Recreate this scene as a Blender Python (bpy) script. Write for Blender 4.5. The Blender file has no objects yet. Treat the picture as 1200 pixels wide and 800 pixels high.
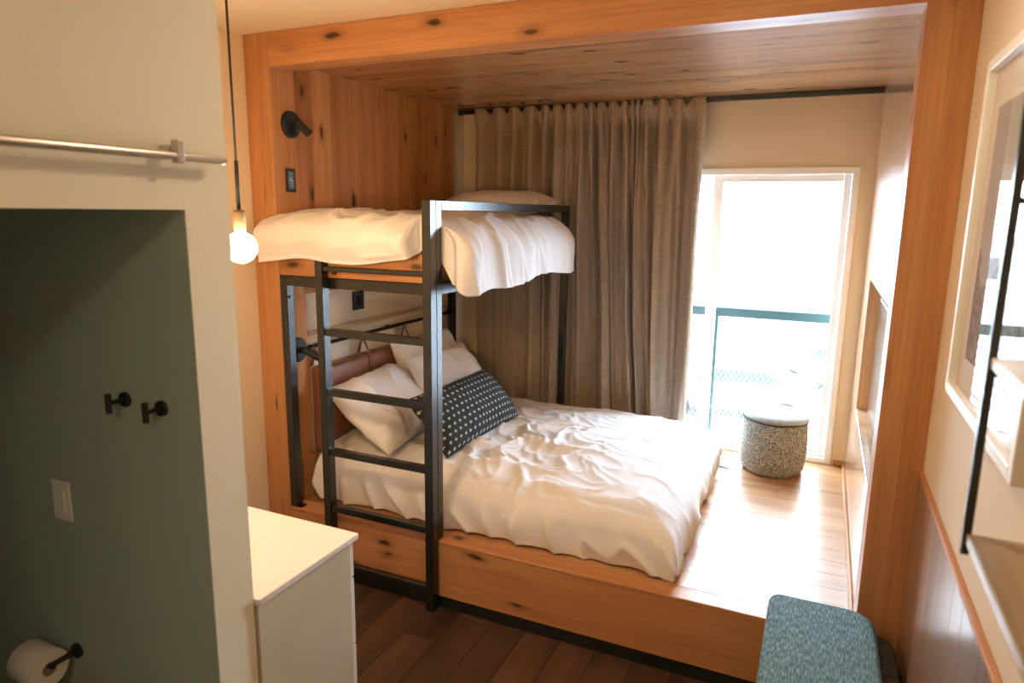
import bpy, bmesh, math, random
from mathutils import Vector, Matrix, noise
random.seed(7)
sc = bpy.context.scene
col = sc.collection
PI = math.pi

# ------------------------------------------------------------------ camera
YAW, PITCH, ROLL = math.radians(-24.342), math.radians(10.715), math.radians(0.731)
CAM = Vector((0.0, -2.574, 1.87))
fw = Vector((math.sin(YAW) * math.cos(PITCH), math.cos(YAW) * math.cos(PITCH), -math.sin(PITCH)))
rt = Vector((math.cos(YAW), -math.sin(YAW), 0))
up = rt.cross(fw)
r2 = rt * math.cos(ROLL) + up * math.sin(ROLL)
u2 = -rt * math.sin(ROLL) + up * math.cos(ROLL)
cd = bpy.data.cameras.new('camera')
cam = bpy.data.objects.new('camera', cd)
col.objects.link(cam)
cam.matrix_world = Matrix(((r2.x, u2.x, -fw.x, CAM.x), (r2.y, u2.y, -fw.y, CAM.y), (r2.z, u2.z, -fw.z, CAM.z), (0, 0, 0, 1)))
cd.sensor_width = 36.0
cd.lens = 800.9 / 1200 * 36
cd.clip_start = 0.02
cd.dof.use_dof = True
cd.dof.focus_distance = 3.0
cd.dof.aperture_fstop = 2.8
sc.camera = cam

# ------------------------------------------------------------------ world, exposure
w = bpy.data.worlds.new('world')
sc.world = w
w.use_nodes = True
bg = w.node_tree.nodes['Background']
bg.inputs['Color'].default_value = (0.67, 0.845, 1.0, 1)
bg.inputs['Strength'].default_value = 15.0
sc.view_settings.view_transform = 'Standard'
sc.view_settings.look = 'None'
sc.view_settings.exposure = 1.15
sc.view_settings.gamma = 1.0
sc.view_settings.use_curve_mapping = False
sc.cycles.use_denoising = True
sc.cycles.max_bounces = 10
sc.cycles.diffuse_bounces = 6
sc.cycles.glossy_bounces = 4
sc.cycles.transparent_max_bounces = 12
sc.cycles.caustics_reflective = False
sc.cycles.caustics_refractive = False
sc.cycles.sample_clamp_indirect = 60.0
FILL_W = 4.5          # base watts of the unseen warm ceiling lamps added as fill
FILL_C = (1.0, 0.74, 0.48)
BULB_L = 135.0         # radiance of the pendant bulb

# ------------------------------------------------------------------ materials
M = {}


def newmat(name):
    m = bpy.data.materials.new(name)
    m.use_nodes = True
    nt = m.node_tree
    b = nt.nodes['Principled BSDF']
    M[name] = m
    return m, nt, b


def N(nt, typ, **kw):
    n = nt.nodes.new(typ)
    for k, v in kw.items():
        setattr(n, k, v)
    return n


def coords(nt, scale=(1, 1, 1), rnd=0.0):
    tc = N(nt, 'ShaderNodeTexCoord')
    src = tc.outputs['Object']
    if rnd:
        oi = N(nt, 'ShaderNodeObjectInfo')
        mu = N(nt, 'ShaderNodeVectorMath', operation='SCALE')
        cb = N(nt, 'ShaderNodeCombineXYZ')
        for i in range(3):
            nt.links.new(oi.outputs['Random'], cb.inputs[i])
        nt.links.new(cb.outputs[0], mu.inputs[0])
        mu.inputs['Scale'].default_value = rnd
        ad = N(nt, 'ShaderNodeVectorMath', operation='ADD')
        nt.links.new(src, ad.inputs[0])
        nt.links.new(mu.outputs[0], ad.inputs[1])
        src = ad.outputs[0]
    mp = N(nt, 'ShaderNodeMapping')
    mp.inputs['Scale'].default_value = scale
    nt.links.new(src, mp.inputs[0])
    return mp.outputs[0]


def ramp(nt, fac, stops):
    r = N(nt, 'ShaderNodeValToRGB')
    el = r.color_ramp.elements
    while len(el) < len(stops):
        el.new(0.5)
    for e, (p, c) in zip(el, stops):
        e.position = p
        e.color = (*c, 1) if len(c) == 3 else c
    nt.links.new(fac, r.inputs[0])
    return r.outputs[0]


def mix(nt, a, b, fac, mode='MIX'):
    m = N(nt, 'ShaderNodeMix', data_type='RGBA', blend_type=mode)
    for s, v in ((m.inputs[6], a), (m.inputs[7], b), (m.inputs[0], fac)):
        if hasattr(v, 'links') or isinstance(v, bpy.types.NodeSocket):
            nt.links.new(v, s)
        elif isinstance(v, (int, float)):
            s.default_value = v
        else:
            s.default_value = (*v, 1)
    return m.outputs[2]


def bump(nt, b, h, strength=0.2, dist=0.01):
    bp = N(nt, 'ShaderNodeBump')
    bp.inputs['Strength'].default_value = strength
    bp.inputs['Distance'].default_value = dist
    nt.links.new(h, bp.inputs['Height'])
    nt.links.new(bp.outputs[0], b.inputs['Normal'])


def noise_tex(nt, vec, scale=1.0, detail=4, rough=0.5):
    n = N(nt, 'ShaderNodeTexNoise')
    n.inputs['Scale'].default_value = scale
    n.inputs['Detail'].default_value = detail
    n.inputs['Roughness'].default_value = rough
    nt.links.new(vec, n.inputs['Vector'])
    return n.outputs['Fac']


def plain(name, c, rough=0.5, metal=0.0, bumps=None, coat=0.0, spec=0.5, var=None, sheen=0.0):
    m, nt, b = newmat(name)
    b.inputs['Base Color'].default_value = (*c, 1)
    b.inputs['Roughness'].default_value = rough
    b.inputs['Metallic'].default_value = metal
    b.inputs['Coat Weight'].default_value = coat
    b.inputs['Specular IOR Level'].default_value = spec
    b.inputs['Sheen Weight'].default_value = sheen
    if var:
        f = noise_tex(nt, coords(nt), var[0], 4)
        nt.links.new(ramp(nt, f, [(0.3, [x * (1 - var[1]) for x in c]), (0.7, [min(1, x * (1 + var[1])) for x in c])]), b.inputs['Base Color'])
    if bumps:
        bump(nt, b, noise_tex(nt, coords(nt), bumps[0], 3), bumps[1], bumps[2])
    return m


def wood(name, axis, light, mid, dark, knots=0.55, rough=0.4, coat=0.0, coat_rough=0.1, along=1.0, bright=(0.86, 1.12), knot_col=(0.05, 0.02, 0.01), spec=0.5, coat_ior=1.5):
    m, nt, b = newmat(name)
    ai = 'xyz'.index(axis)
    s = [9.0, 9.0, 9.0]
    s[ai] = 0.8 * along
    f1 = noise_tex(nt, coords(nt, s, 40), 1.0, 5, 0.55)
    base = ramp(nt, f1, [(0.28, dark), (0.48, mid), (0.72, light)])
    s2 = [110.0] * 3
    s2[ai] = 2.5
    f2 = noise_tex(nt, coords(nt, s2, 40), 1.0, 3)
    fib = ramp(nt, f2, [(0.3, (0.72, 0.70, 0.68)), (0.65, (1.06, 1.06, 1.06))])
    c = mix(nt, base, fib, 0.55, 'MULTIPLY')
    if knots:
        s3 = [10.0] * 3
        s3[ai] = 4.2
        v = coords(nt, s3, 40)
        nz = N(nt, 'ShaderNodeTexNoise')
        nz.inputs['Scale'].default_value = 2.2
        nt.links.new(v, nz.inputs['Vector'])
        ad = N(nt, 'ShaderNodeVectorMath', operation='MULTIPLY_ADD')
        nt.links.new(nz.outputs['Color'], ad.inputs[0])
        ad.inputs[1].default_value = (0.25, 0.25, 0.25)
        nt.links.new(v, ad.inputs[2])
        vo = N(nt, 'ShaderNodeTexVoronoi')
        vo.inputs['Scale'].default_value = 1.0
        nt.links.new(ad.outputs[0], vo.inputs['Vector'])
        k = ramp(nt, vo.outputs['Distance'], [(0.05, (1, 1, 1)), (0.12, (0.85, 0.85, 0.85)), (0.17, (0.35, 0.35, 0.35)), (0.36, (0, 0, 0))])
        sp = N(nt, 'ShaderNodeSeparateColor')
        nt.links.new(vo.outputs['Color'], sp.inputs[0])
        g = N(nt, 'ShaderNodeMath', operation='LESS_THAN')
        nt.links.new(sp.outputs[0], g.inputs[0])
        g.inputs[1].default_value = knots
        mm = N(nt, 'ShaderNodeMath', operation='MULTIPLY')
        nt.links.new(k, mm.inputs[0])
        nt.links.new(g.outputs[0], mm.inputs[1])
        c = mix(nt, c, knot_col, mm.outputs[0])
    oi = N(nt, 'ShaderNodeObjectInfo')
    hv = N(nt, 'ShaderNodeHueSaturation')
    mr = N(nt, 'ShaderNodeMapRange')
    mr.inputs['To Min'].default_value = bright[0]
    mr.inputs['To Max'].default_value = bright[1]
    nt.links.new(oi.outputs['Random'], mr.inputs['Value'])
    nt.links.new(mr.outputs[0], hv.inputs['Value'])
    nt.links.new(c, hv.inputs['Color'])
    nt.links.new(hv.outputs[0], b.inputs['Base Color'])
    b.inputs['Roughness'].default_value = rough
    b.inputs['Specular IOR Level'].default_value = spec
    b.inputs['Coat Weight'].default_value = coat
    b.inputs['Coat Roughness'].default_value = coat_rough
    b.inputs['Coat IOR'].default_value = coat_ior
    bump(nt, b, f2, 0.12, 0.002)
    return m


AL = dict(light=(0.62, 0.32, 0.14), mid=(0.53, 0.245, 0.095), dark=(0.42, 0.17, 0.06), bright=(0.94, 1.05))
for ax in 'xyz':
    wood('alder_' + ax, ax, knots=0.32, rough=0.42, **AL)
wood('stave', 'z', (0.62, 0.34, 0.15), (0.52, 0.25, 0.095), (0.38, 0.155, 0.055), knots=0.6, rough=0.55, bright=(0.9, 1.07), spec=0.25)
wood('deck', 'x', (0.58, 0.34, 0.17), (0.47, 0.25, 0.115), (0.33, 0.15, 0.06), knots=0.3, rough=0.36, coat=0.55, coat_rough=0.24)
wood('ceiling_wood', 'x', (0.58, 0.32, 0.15), (0.44, 0.21, 0.085), (0.24, 0.095, 0.035), knots=0.5, rough=0.5, coat=1.0, coat_rough=0.025, coat_ior=2.0, bright=(0.94, 1.05), spec=0.2)
wood('wall_wood', 'z', (0.66, 0.42, 0.22), (0.55, 0.32, 0.16), (0.42, 0.22, 0.1), knots=0.25, rough=0.4, coat=1.0, coat_rough=0.09)
wood('wainscot', 'z', (0.42, 0.26, 0.16), (0.33, 0.19, 0.11), (0.22, 0.12, 0.07), knots=0.3, rough=0.35, coat=0.6, coat_rough=0.18)
wood('dark_floor', 'y', (0.115, 0.062, 0.036), (0.075, 0.038, 0.022), (0.04, 0.02, 0.012), knots=0.0, rough=0.42, bright=(0.7, 1.25), along=1.6)
plain('birch', (0.56, 0.51, 0.37), 0.55, var=(5, 0.05), bumps=(60, 0.1, 0.001))
wood('ledge_wood', 'y', (0.70, 0.58, 0.42), (0.62, 0.50, 0.35), (0.52, 0.40, 0.27), knots=0.0, rough=0.25, coat=0.6)
wood('shelf_wood', 'y', (0.50, 0.38, 0.24), (0.40, 0.29, 0.17), (0.28, 0.19, 0.1), knots=0.0, rough=0.3, coat=0.5)

plain('wall_paint', (0.74, 0.71, 0.57), 0.7, bumps=(90, 0.15, 0.004))
plain('wall_cream', (0.78, 0.67, 0.51), 0.7, bumps=(90, 0.12, 0.004))
plain('bath_paint', (0.42, 0.52, 0.475), 0.65, bumps=(90, 0.12, 0.004))
plain('ceiling_paint', (0.80, 0.70, 0.56), 0.8, bumps=(120, 0.15, 0.004))
plain('black_metal', (0.006, 0.010, 0.0105), 0.26, 0.0, spec=0.8)
plain('black_matte', (0.010, 0.014, 0.014), 0.55)
plain('steel', (0.58, 0.56, 0.52), 0.28, 1.0)
plain('aged_brass', (0.16, 0.12, 0.08), 0.45, 0.4)
plain('white_vinyl', (0.93, 0.93, 0.95), 0.35)
plain('white_laminate', (0.79, 0.76, 0.76), 0.3)
plain('white_frame', (0.84, 0.83, 0.78), 0.4)
plain('white_plastic', (0.90, 0.92, 0.90), 0.35)
plain('paper', (0.82, 0.80, 0.76), 0.9, bumps=(60, 0.2, 0.002))
plain('cardboard', (0.30, 0.22, 0.14), 0.9)
plain('linen', (0.82, 0.83, 0.86), 0.85, bumps=(350, 0.12, 0.001), sheen=0.15)
plain('mattress', (0.75, 0.70, 0.64), 0.9)
plain('strap_leather', (0.22, 0.085, 0.035), 0.5)
plain('leather', (0.30, 0.125, 0.07), 0.38, bumps=(160, 0.25, 0.002), var=(6, 0.18))
plain('socket_face', (0.10, 0.13, 0.125), 0.35)
plain('teal_steel', (0.018, 0.050, 0.052), 0.5)
plain('mesh_wire', (0.012, 0.018, 0.02), 0.6)
plain('asphalt', (0.34, 0.34, 0.35), 0.9, var=(0.5, 0.15))
plain('concrete', (0.62, 0.61, 0.60), 0.85, var=(2, 0.08))
plain('car_white', (0.85, 0.85, 0.86), 0.25, coat=1.0)
plain('car_silver', (0.26, 0.27, 0.28), 0.4)
plain('car_red', (0.34, 0.24, 0.23), 0.4)
plain('car_glass', (0.045, 0.05, 0.055), 0.3, spec=0.2)
plain('far_glass', (0.05, 0.055, 0.06), 0.3, spec=0.3)
plain('tire', (0.012, 0.012, 0.012), 0.8)
plain('brick_pink', (0.16, 0.075, 0.065), 0.85, var=(3, 0.1))
plain('stucco', (0.72, 0.70, 0.66), 0.85)
plain('roof_grey', (0.4, 0.4, 0.42), 0.8)
plain('tv_screen', (0.015, 0.018, 0.018), 0.12, spec=0.6)
plain('tv_body', (0.02, 0.022, 0.024), 0.35)
plain('mat_board', (0.80, 0.78, 0.72), 0.9)

# curtain: slubbed linen weave
m, nt, b = newmat('curtain_cloth')
f = noise_tex(nt, coords(nt, (12, 12, 420)), 1.0, 2)
f2 = noise_tex(nt, coords(nt, (420, 420, 10)), 1.0, 2)
c1 = ramp(nt, f, [(0.3, (0.32, 0.255, 0.19)), (0.7, (0.45, 0.37, 0.28))])
c2 = ramp(nt, f2, [(0.3, (0.85, 0.85, 0.85)), (0.7, (1.1, 1.1, 1.1))])
nt.links.new(mix(nt, c1, c2, 0.8, 'MULTIPLY'), b.inputs['Base Color'])
b.inputs['Roughness'].default_value = 0.8
b.inputs['Sheen Weight'].default_value = 0.2
bump(nt, b, f, 0.25, 0.002)

# teal tweed for the bench cushion
m, nt, b = newmat('teal_tweed')
f = noise_tex(nt, coords(nt, (330, 36, 330)), 1.0, 3)
f2 = noise_tex(nt, coords(nt, (70, 420, 120)), 1.0, 3)
c1 = ramp(nt, f, [(0.33, (0.035, 0.075, 0.09)), (0.5, (0.085, 0.165, 0.185)), (0.67, (0.26, 0.39, 0.41))])
c2 = ramp(nt, f2, [(0.3, (0.7, 0.7, 0.7)), (0.7, (1.15, 1.15, 1.15))])
nt.links.new(mix(nt, c1, c2, 0.8, 'MULTIPLY'), b.inputs['Base Color'])
b.inputs['Roughness'].default_value = 0.9
bump(nt, b, f, 0.4, 0.002)

# dark tweed of bench base
m, nt, b = newmat('dark_tweed')
f = noise_tex(nt, coords(nt, (120, 120, 120)), 1.0, 3)
nt.links.new(ramp(nt, f, [(0.35, (0.02, 0.022, 0.018)), (0.65, (0.075, 0.07, 0.05))]), b.inputs['Base Color'])
b.inputs['Roughness'].default_value = 0.9

# pouf knit: speckled grey wool in vertical columns
m, nt, b = newmat('pouf_wool')
f = noise_tex(nt, coords(nt, (210, 210, 150)), 1.0, 3, 0.7)
c = ramp(nt, f, [(0.38, (0.03, 0.036, 0.036)), (0.47, (0.16, 0.17, 0.155)), (0.55, (0.46, 0.45, 0.39)), (0.63, (0.72, 0.70, 0.62))])
nt.links.new(c, b.inputs['Base Color'])
b.inputs['Roughness'].default_value = 0.95
bump(nt, b, f, 0.5, 0.004)
m, nt, b = newmat('pouf_lid')
f = noise_tex(nt, coords(nt, (160, 160, 160)), 1.0, 3)
nt.links.new(ramp(nt, f, [(0.35, (0.26, 0.30, 0.31)), (0.65, (0.50, 0.54, 0.55))]), b.inputs['Base Color'])
b.inputs['Roughness'].default_value = 0.8

# lumbar pillow: black cloth printed with small white plus marks (UV grid)
m, nt, b = newmat('plus_print')
uv = N(nt, 'ShaderNodeTexCoord')
sepx = N(nt, 'ShaderNodeSeparateXYZ')
nt.links.new(uv.outputs['UV'], sepx.inputs[0])


def mth(op, a, bb=None, c=None):
    n = N(nt, 'ShaderNodeMath', operation=op)
    for i, v in enumerate((a, bb, c)):
        if v is None:
            continue
        if isinstance(v, (int, float)):
            n.inputs[i].default_value = v
        else:
            nt.links.new(v, n.inputs[i])
    return n.outputs[0]


uu = mth('MULTIPLY', sepx.outputs[0], 21)
vv = mth('MULTIPLY', sepx.outputs[1], 10)
row = mth('FLOOR', vv)
off = mth('MULTIPLY', mth('MODULO', row, 2), 0.5)
cu = mth('ABSOLUTE', mth('SUBTRACT', mth('FRACT', mth('ADD', uu, off)), 0.5))
cv = mth('ABSOLUTE', mth('SUBTRACT', mth('FRACT', vv), 0.5))
h1 = mth('MULTIPLY', mth('LESS_THAN', cu, 0.24), mth('LESS_THAN', cv, 0.055))
h2 = mth('MULTIPLY', mth('LESS_THAN', cu, 0.06), mth('LESS_THAN', cv, 0.22))
pl = mth('MAXIMUM', h1, h2)
nt.links.new(mix(nt, (0.012, 0.018, 0.02), (0.62, 0.62, 0.55), pl), b.inputs['Base Color'])
b.inputs['Roughness'].default_value = 0.85

# thin window glass, picture glass
for nm, ior in (('window_glass', 1.45), ('picture_glass', 1.35)):
    m = bpy.data.materials.new(nm)
    m.use_nodes = True
    nt = m.node_tree
    nt.nodes.clear()
    o = N(nt, 'ShaderNodeOutputMaterial')
    t = N(nt, 'ShaderNodeBsdfTransparent')
    g = N(nt, 'ShaderNodeBsdfGlossy')
    g.inputs['Roughness'].default_value = 0.0 if nm == 'window_glass' else 0.02
    fr = N(nt, 'ShaderNodeFresnel')
    fr.inputs['IOR'].default_value = ior
    mx = N(nt, 'ShaderNodeMixShader')
    ge = N(nt, 'ShaderNodeNewGeometry')
    sb = N(nt, 'ShaderNodeMath', operation='SUBTRACT')
    sb.inputs[0].default_value = 1.0
    nt.links.new(ge.outputs['Backfacing'], sb.inputs[1])
    mu = N(nt, 'ShaderNodeMath', operation='MULTIPLY')
    nt.links.new(fr.outputs[0], mu.inputs[0])
    nt.links.new(sb.outputs[0], mu.inputs[1])
    nt.links.new(mu.outputs[0], mx.inputs[0])
    nt.links.new(t.outputs[0], mx.inputs[1])
    nt.links.new(g.outputs[0], mx.inputs[2])
    nt.links.new(mx.outputs[0], o.inputs[0])
    M[nm] = m

# picture print: grey misty sky with dark crags rising from below
m, nt, b = newmat('mountain_print')
tc = N(nt, 'ShaderNodeTexCoord')
sx = N(nt, 'ShaderNodeSeparateXYZ')
nt.links.new(tc.outputs['Object'], sx.inputs[0])
f = noise_tex(nt, coords(nt, (1, 7, 7)), 1.0, 7, 0.65)
hh = N(nt, 'ShaderNodeMath', operation='MULTIPLY_ADD')
nt.links.new(f, hh.inputs[0])
hh.inputs[1].default_value = 0.5
hh.inputs[2].default_value = -0.33
lt = N(nt, 'ShaderNodeMath', operation='LESS_THAN')
nt.links.new(sx.outputs[2], lt.inputs[0])
nt.links.new(hh.outputs[0], lt.inputs[1])
rock = ramp(nt, noise_tex(nt, coords(nt, (1, 22, 30)), 1.0, 6, 0.7), [(0.35, (0.05, 0.055, 0.045)), (0.65, (0.30, 0.29, 0.24))])
nt.links.new(mix(nt, (0.40, 0.40, 0.36), rock, lt.outputs[0]), b.inputs['Base Color'])
b.inputs['Roughness'].default_value = 0.8

# bulb glass that gives off warm light
m, nt, b = newmat('bulb_glow')
b.inputs['Base Color'].default_value = (1, 0.95, 0.85, 1)
b.inputs['Emission Color'].default_value = (1.0, 0.60, 0.29, 1)
b.inputs['Emission Strength'].default_value = BULB_L
m, nt, b = newmat('fill_lamp_glow')  # emission for the diffusers of the added fill lamps
b.inputs['Emission Color'].default_value = (1.0, 0.8, 0.55, 1)
b.inputs['Emission Strength'].default_value = 4.0

# ------------------------------------------------------------------ mesh helpers
WL = {}      # world origin of every object


def link(o, parent=None, wl=(0, 0, 0)):
    col.objects.link(o)
    wl = Vector(wl)
    WL[o] = wl
    if parent is not None:
        o.parent = parent
        o.location = wl - WL[parent]
    else:
        o.location = wl
    return o


def tag(o, label=None, cat=None, group=None, kind=None):
    for k, v in (('label', label), ('category', cat), ('group', group), ('kind', kind)):
        if v:
            o[k] = v
    return o


def thing(name, label, cat, loc=(0, 0, 0), group=None):
    return tag(link(bpy.data.objects.new(name, None), None, loc), label, cat, group)


def obj(name, bm, mat, parent=None, smooth=False, angle=None):
    """one mesh object from a bmesh in world coordinates, origin at its centre"""
    bmesh.ops.recalc_face_normals(bm, faces=bm.faces[:])
    lo = Vector((min(v.co[i] for v in bm.verts) for i in range(3)))
    hi = Vector((max(v.co[i] for v in bm.verts) for i in range(3)))
    c = (lo + hi) / 2
    bmesh.ops.translate(bm, vec=-c, verts=bm.verts[:])
    me = bpy.data.meshes.new(name)
    for f in bm.faces:
        f.smooth = smooth
    bm.to_mesh(me)
    bm.free()
    if smooth and angle:
        me.set_sharp_from_angle(angle=math.radians(angle))
    me.materials.append(M[mat] if isinstance(mat, str) else mat)
    return link(bpy.data.objects.new(name, me), parent, c)


def add_box(bm, lo, hi, bev=0.0, seg=1, rot=None, pivot=None):
    lo, hi = Vector(lo), Vector(hi)
    s = hi - lo
    r = bmesh.ops.create_cube(bm, size=1.0, matrix=Matrix.Translation((lo + hi) / 2) @ Matrix.Diagonal((abs(s.x), abs(s.y), abs(s.z), 1)))
    vs = r['verts']
    if bev:
        es = list({e for v in vs for e in v.link_edges})
        rr = bmesh.ops.bevel(bm, geom=es, offset=bev, segments=seg, affect='EDGES', profile=0.5)
        vs = list({v for v in rr['verts']} | {v for v in vs if v.is_valid})
    if rot is not None:
        p = Vector(pivot) if pivot is not None else (lo + hi) / 2
        bmesh.ops.rotate(bm, cent=p, matrix=rot, verts=vs)
    return bm


def box(lo, hi, bev=0.0, seg=1, rot=None, pivot=None):
    return add_box(bmesh.new(), lo, hi, bev, seg, rot, pivot)


def add_tube(bm, p0, p1, r0, r1=None, seg=16, caps=True):
    p0, p1 = Vector(p0), Vector(p1)
    d = p1 - p0
    q = d.to_track_quat('Z', 'Y').to_matrix().to_4x4()
    bmesh.ops.create_cone(bm, cap_ends=caps, segments=seg, radius1=r0, radius2=r0 if r1 is None else r1, depth=d.length, matrix=Matrix.Translation((p0 + p1) / 2) @ q)
    return bm


def tube(p0, p1, r0, r1=None, seg=16):
    return add_tube(bmesh.new(), p0, p1, r0, r1, seg)


def lathe(prof, centre, axis='z', seg=40, wob=None):
    """revolve (r, h) profile about an axis through centre"""
    bm = bmesh.new()
    c = Vector(centre)
    rings = []
    for (r, h) in prof:
        ring = []
        for k in range(seg):
            a = 2 * PI * k / seg
            p = {'z': Vector((r * math.cos(a), r * math.sin(a), h)), 'x': Vector((h, r * math.cos(a), r * math.sin(a))), 'y': Vector((r * math.cos(a), h, r * math.sin(a)))}[axis]
            if wob:
                p += wob(a, h, r)
            ring.append(bm.verts.new(c + p))
        rings.append(ring)
    for A, B in zip(rings, rings[1:]):
        for k in range(seg):
            bm.faces.new((A[k], A[(k + 1) % seg], B[(k + 1) % seg], B[k]))
    bm.faces.new(rings[0])
    bm.faces.new(rings[-1])
    return bm


def grid(nu, nv, f, uvs=False):
    bm = bmesh.new()
    V = [[bm.verts.new(f(i / nu, j / nv)) for j in range(nv + 1)] for i in range(nu + 1)]
    lay = bm.loops.layers.uv.new('UVMap') if uvs else None
    for i in range(nu):
        for j in range(nv):
            fc = bm.faces.new((V[i][j], V[i + 1][j], V[i + 1][j + 1], V[i][j + 1]))
            if uvs:
                for l, (a, b_) in zip(fc.loops, ((i, j), (i + 1, j), (i + 1, j + 1), (i, j + 1))):
                    l[lay].uv = (a / nu, b_ / nv)
    return bm


def nz(x, y, z=0.0):
    return noise.noise(Vector((x, y, z)))


def ridged(x, y, z=0.0, k=2.0):
    return max(0.0, 1 - abs(noise.noise(Vector((x, y, z))) * 1.6)) ** k


def sstep(a, b_, x):
    t = max(0.0, min(1.0, (x - a) / (b_ - a)))
    return t * t * (3 - 2 * t)


def structure(name, bm, mat, label=None):
    o = obj(name, bm, mat)
    return tag(o, label, None, None, 'structure')


# ------------------------------------------------------------------ dimensions
NXL, NXR = -2.43, 0.225          # niche side faces
CXL, CXR = -2.575, 0.37          # outer faces of the columns = room walls
FY = 0.01                        # front plane of the sleeping niche
BY = 1.95                        # window wall
ZP = 0.345                       # top of platform
ZB = 2.52                        # underside of front beam
ZN = 2.565                       # niche ceiling
ZC = 2.672                       # room ceiling
BXW = -1.30                      # bathroom wall face
RY = -4.4                        # wall behind the camera

# ------------------------------------------------------------------ shell
structure('floor_slab', box((-2.75, FY + 0.05, -0.3), (0.62, BY + 0.16, -0.101)), 'concrete', 'unseen concrete slab added under the sleeping platform to block daylight')  # unseen, added so sky light cannot leak in from below
structure('wall_niche_shell', box((-2.75, FY + 0.141, -0.1), (-2.601, BY - 0.001, 2.94)), 'stucco', 'unseen outer wall added behind the left side of the niche to block daylight')  # unseen, added to seal the left side against light leaks
structure('wall_shell_right', box((0.501, FY + 0.021, -0.1), (0.62, BY - 0.001, 2.94)), 'stucco', 'unseen outer wall added behind the right side of the niche to block daylight')  # unseen, added to seal the right side against light leaks
fl = structure('floor', box((-3.3, RY - 0.1, -0.10), (0.55, FY + 0.05, -0.012)), 'black_matte', 'dark brown wood plank floor of the entry')
x = -2.57
while x < CXR:
    wd = 0.165
    y = RY + random.uniform(-1.0, -0.2)
    while y < FY + 0.02:
        ln = random.uniform(1.0, 1.5)
        y0, y1 = max(y, RY), min(y + ln, FY + 0.03)
        if y1 - y0 > 0.004 and y1 > -2.9:
            obj('plank', box((x + 0.0008, y0 + 0.0008, -0.012), (min(x + wd, CXR + 0.05) - 0.0008, y1 - 0.0008, 0.0), 0.0012), 'dark_floor', fl)
        y += ln
    x += wd
structure('ceiling', box((-3.3, RY - 0.1, ZC), (0.55, FY + 0.14, ZC + 0.1)), 'ceiling_paint', 'cream painted ceiling of the entry')
structure('wall_left', box((-2.72, -1.345, -0.1), (-2.58, FY + 0.14, ZC)), 'wall_cream', 'warm cream wall beside the wooden bunk niche')
structure('wall_right', box((CXR, RY - 0.1, -0.1), (0.52, FY + 0.02, ZC)), 'wall_cream', 'cream wall on the right above the wood wainscot')
structure('wall_entry', box((-1.42, RY - 0.1, -0.1), (0.52, RY, ZC)), 'wall_paint', 'entry wall behind the viewer')
# bathroom box
bw = bmesh.new()
add_box(bw, (-3.2, -1.469, -0.1), (-1.30, -1.345, ZC))
structure('wall_partition', bw, 'wall_paint', 'partition wall between the bathroom and the dresser')
bw = bmesh.new()
add_box(bw, (-1.42, -2.35, 1.866), (BXW, -1.469, ZC))
add_box(bw, (-1.42, RY, -0.1), (BXW, -2.35, ZC))
structure('wall_bathroom', bw, 'wall_paint', 'pale wall with a bathroom doorway under a steel rail')
structure('wall_bath_lining', box((-3.2, -1.4705, -0.0), (-1.3015, -1.4692, 1.8655)), 'bath_paint', 'grey green bathroom wall holding the coat hooks')
bw = bmesh.new()
add_box(bw, (-3.3, -3.3, -0.1), (-3.2, -1.345, ZC))
add_box(bw, (-3.2, -3.4, -0.1), (-1.42, -3.3, ZC))
structure('wall_bath_far', bw, 'bath_paint', 'dark bathroom walls beyond the doorway')

# window wall with a tall opening
WX0, WX1, WZ1 = -1.42, 0.148, 2.155
bw = bmesh.new()
add_box(bw, (-2.8, BY, -0.3), (WX0, BY + 0.16, 2.9))
add_box(bw, (WX1, BY, -0.3), (0.6, BY + 0.16, 2.9))
add_box(bw, (WX0, BY, WZ1), (WX1, BY + 0.16, 2.9))
add_box(bw, (WX0, BY, -0.3), (WX1, BY + 0.16, ZP))
structure('wall_window', bw, 'wall_cream', 'cream wall around the tall white window')
structure('baseboard_window', box((WX1 + 0.012, BY - 0.014, ZP), (NXR - 0.001, BY, ZP + 0.035), 0.003), 'alder_x', 'short wood baseboard beside the window')
structure('roof_slab', box((-2.85, FY + 0.14, ZC), (0.62, BY + 0.16, 2.95)), 'stucco', 'roof over the niche')

# ---- niche left wall: knotty vertical staves above, panelled alcove below
nl = structure('wall_niche_left', box((-2.60, FY + 0.1, 1.44), (NXL - 0.016, BY - 0.001, ZC)), 'wall_cream', 'knotty wood wall beside the upper bunk')
y = FY + 0.004
ws = [0.165, 0.12, 0.145, 0.16, 0.13, 0.115, 0.075, 0.15, 0.12, 0.16, 0.13, 0.155, 0.13, 0.2]
for wd in ws:
    y1 = min(y + wd, 1.765)
    if y1 - y > 0.02:
        obj('stave', box((NXL - 0.016, y + 0.0006, 1.44), (NXL - random.uniform(0, 0.0012), y1 - 0.0006, ZN), 0.0012), 'stave', nl)
    y = y1
# below: stile, bottom panel, recess lining
obj('stile', box((NXL - 0.14, FY + 0.004, ZP), (NXL, 0.195, 1.439), 0.002), 'stave', nl)
obj('rail', box((NXL - 0.14, 0.196, ZP), (NXL, 1.765, 0.56), 0.002), 'alder_y', nl)
obj('recess_panel', box((-2.60, 0.196, 0.561), (-2.545, 1.799, 1.439)), 'wall_cream', nl)
obj('ledge_backing', box((-2.5445, 0.197, 0.561), (-2.462, 1.799, 1.172)), 'wall_cream', nl)
obj('recess_ledge', box((-2.544, 0.197, 1.173), (-2.437, 1.798, 1.215), 0.004, 2), 'ledge_wood', nl)
structure('wall_niche_corner', box((-2.60, 1.80, ZP), (-2.446, BY - 0.001, 1.4395)), 'wall_cream', 'cream wall strip in the back corner of the niche')

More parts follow.
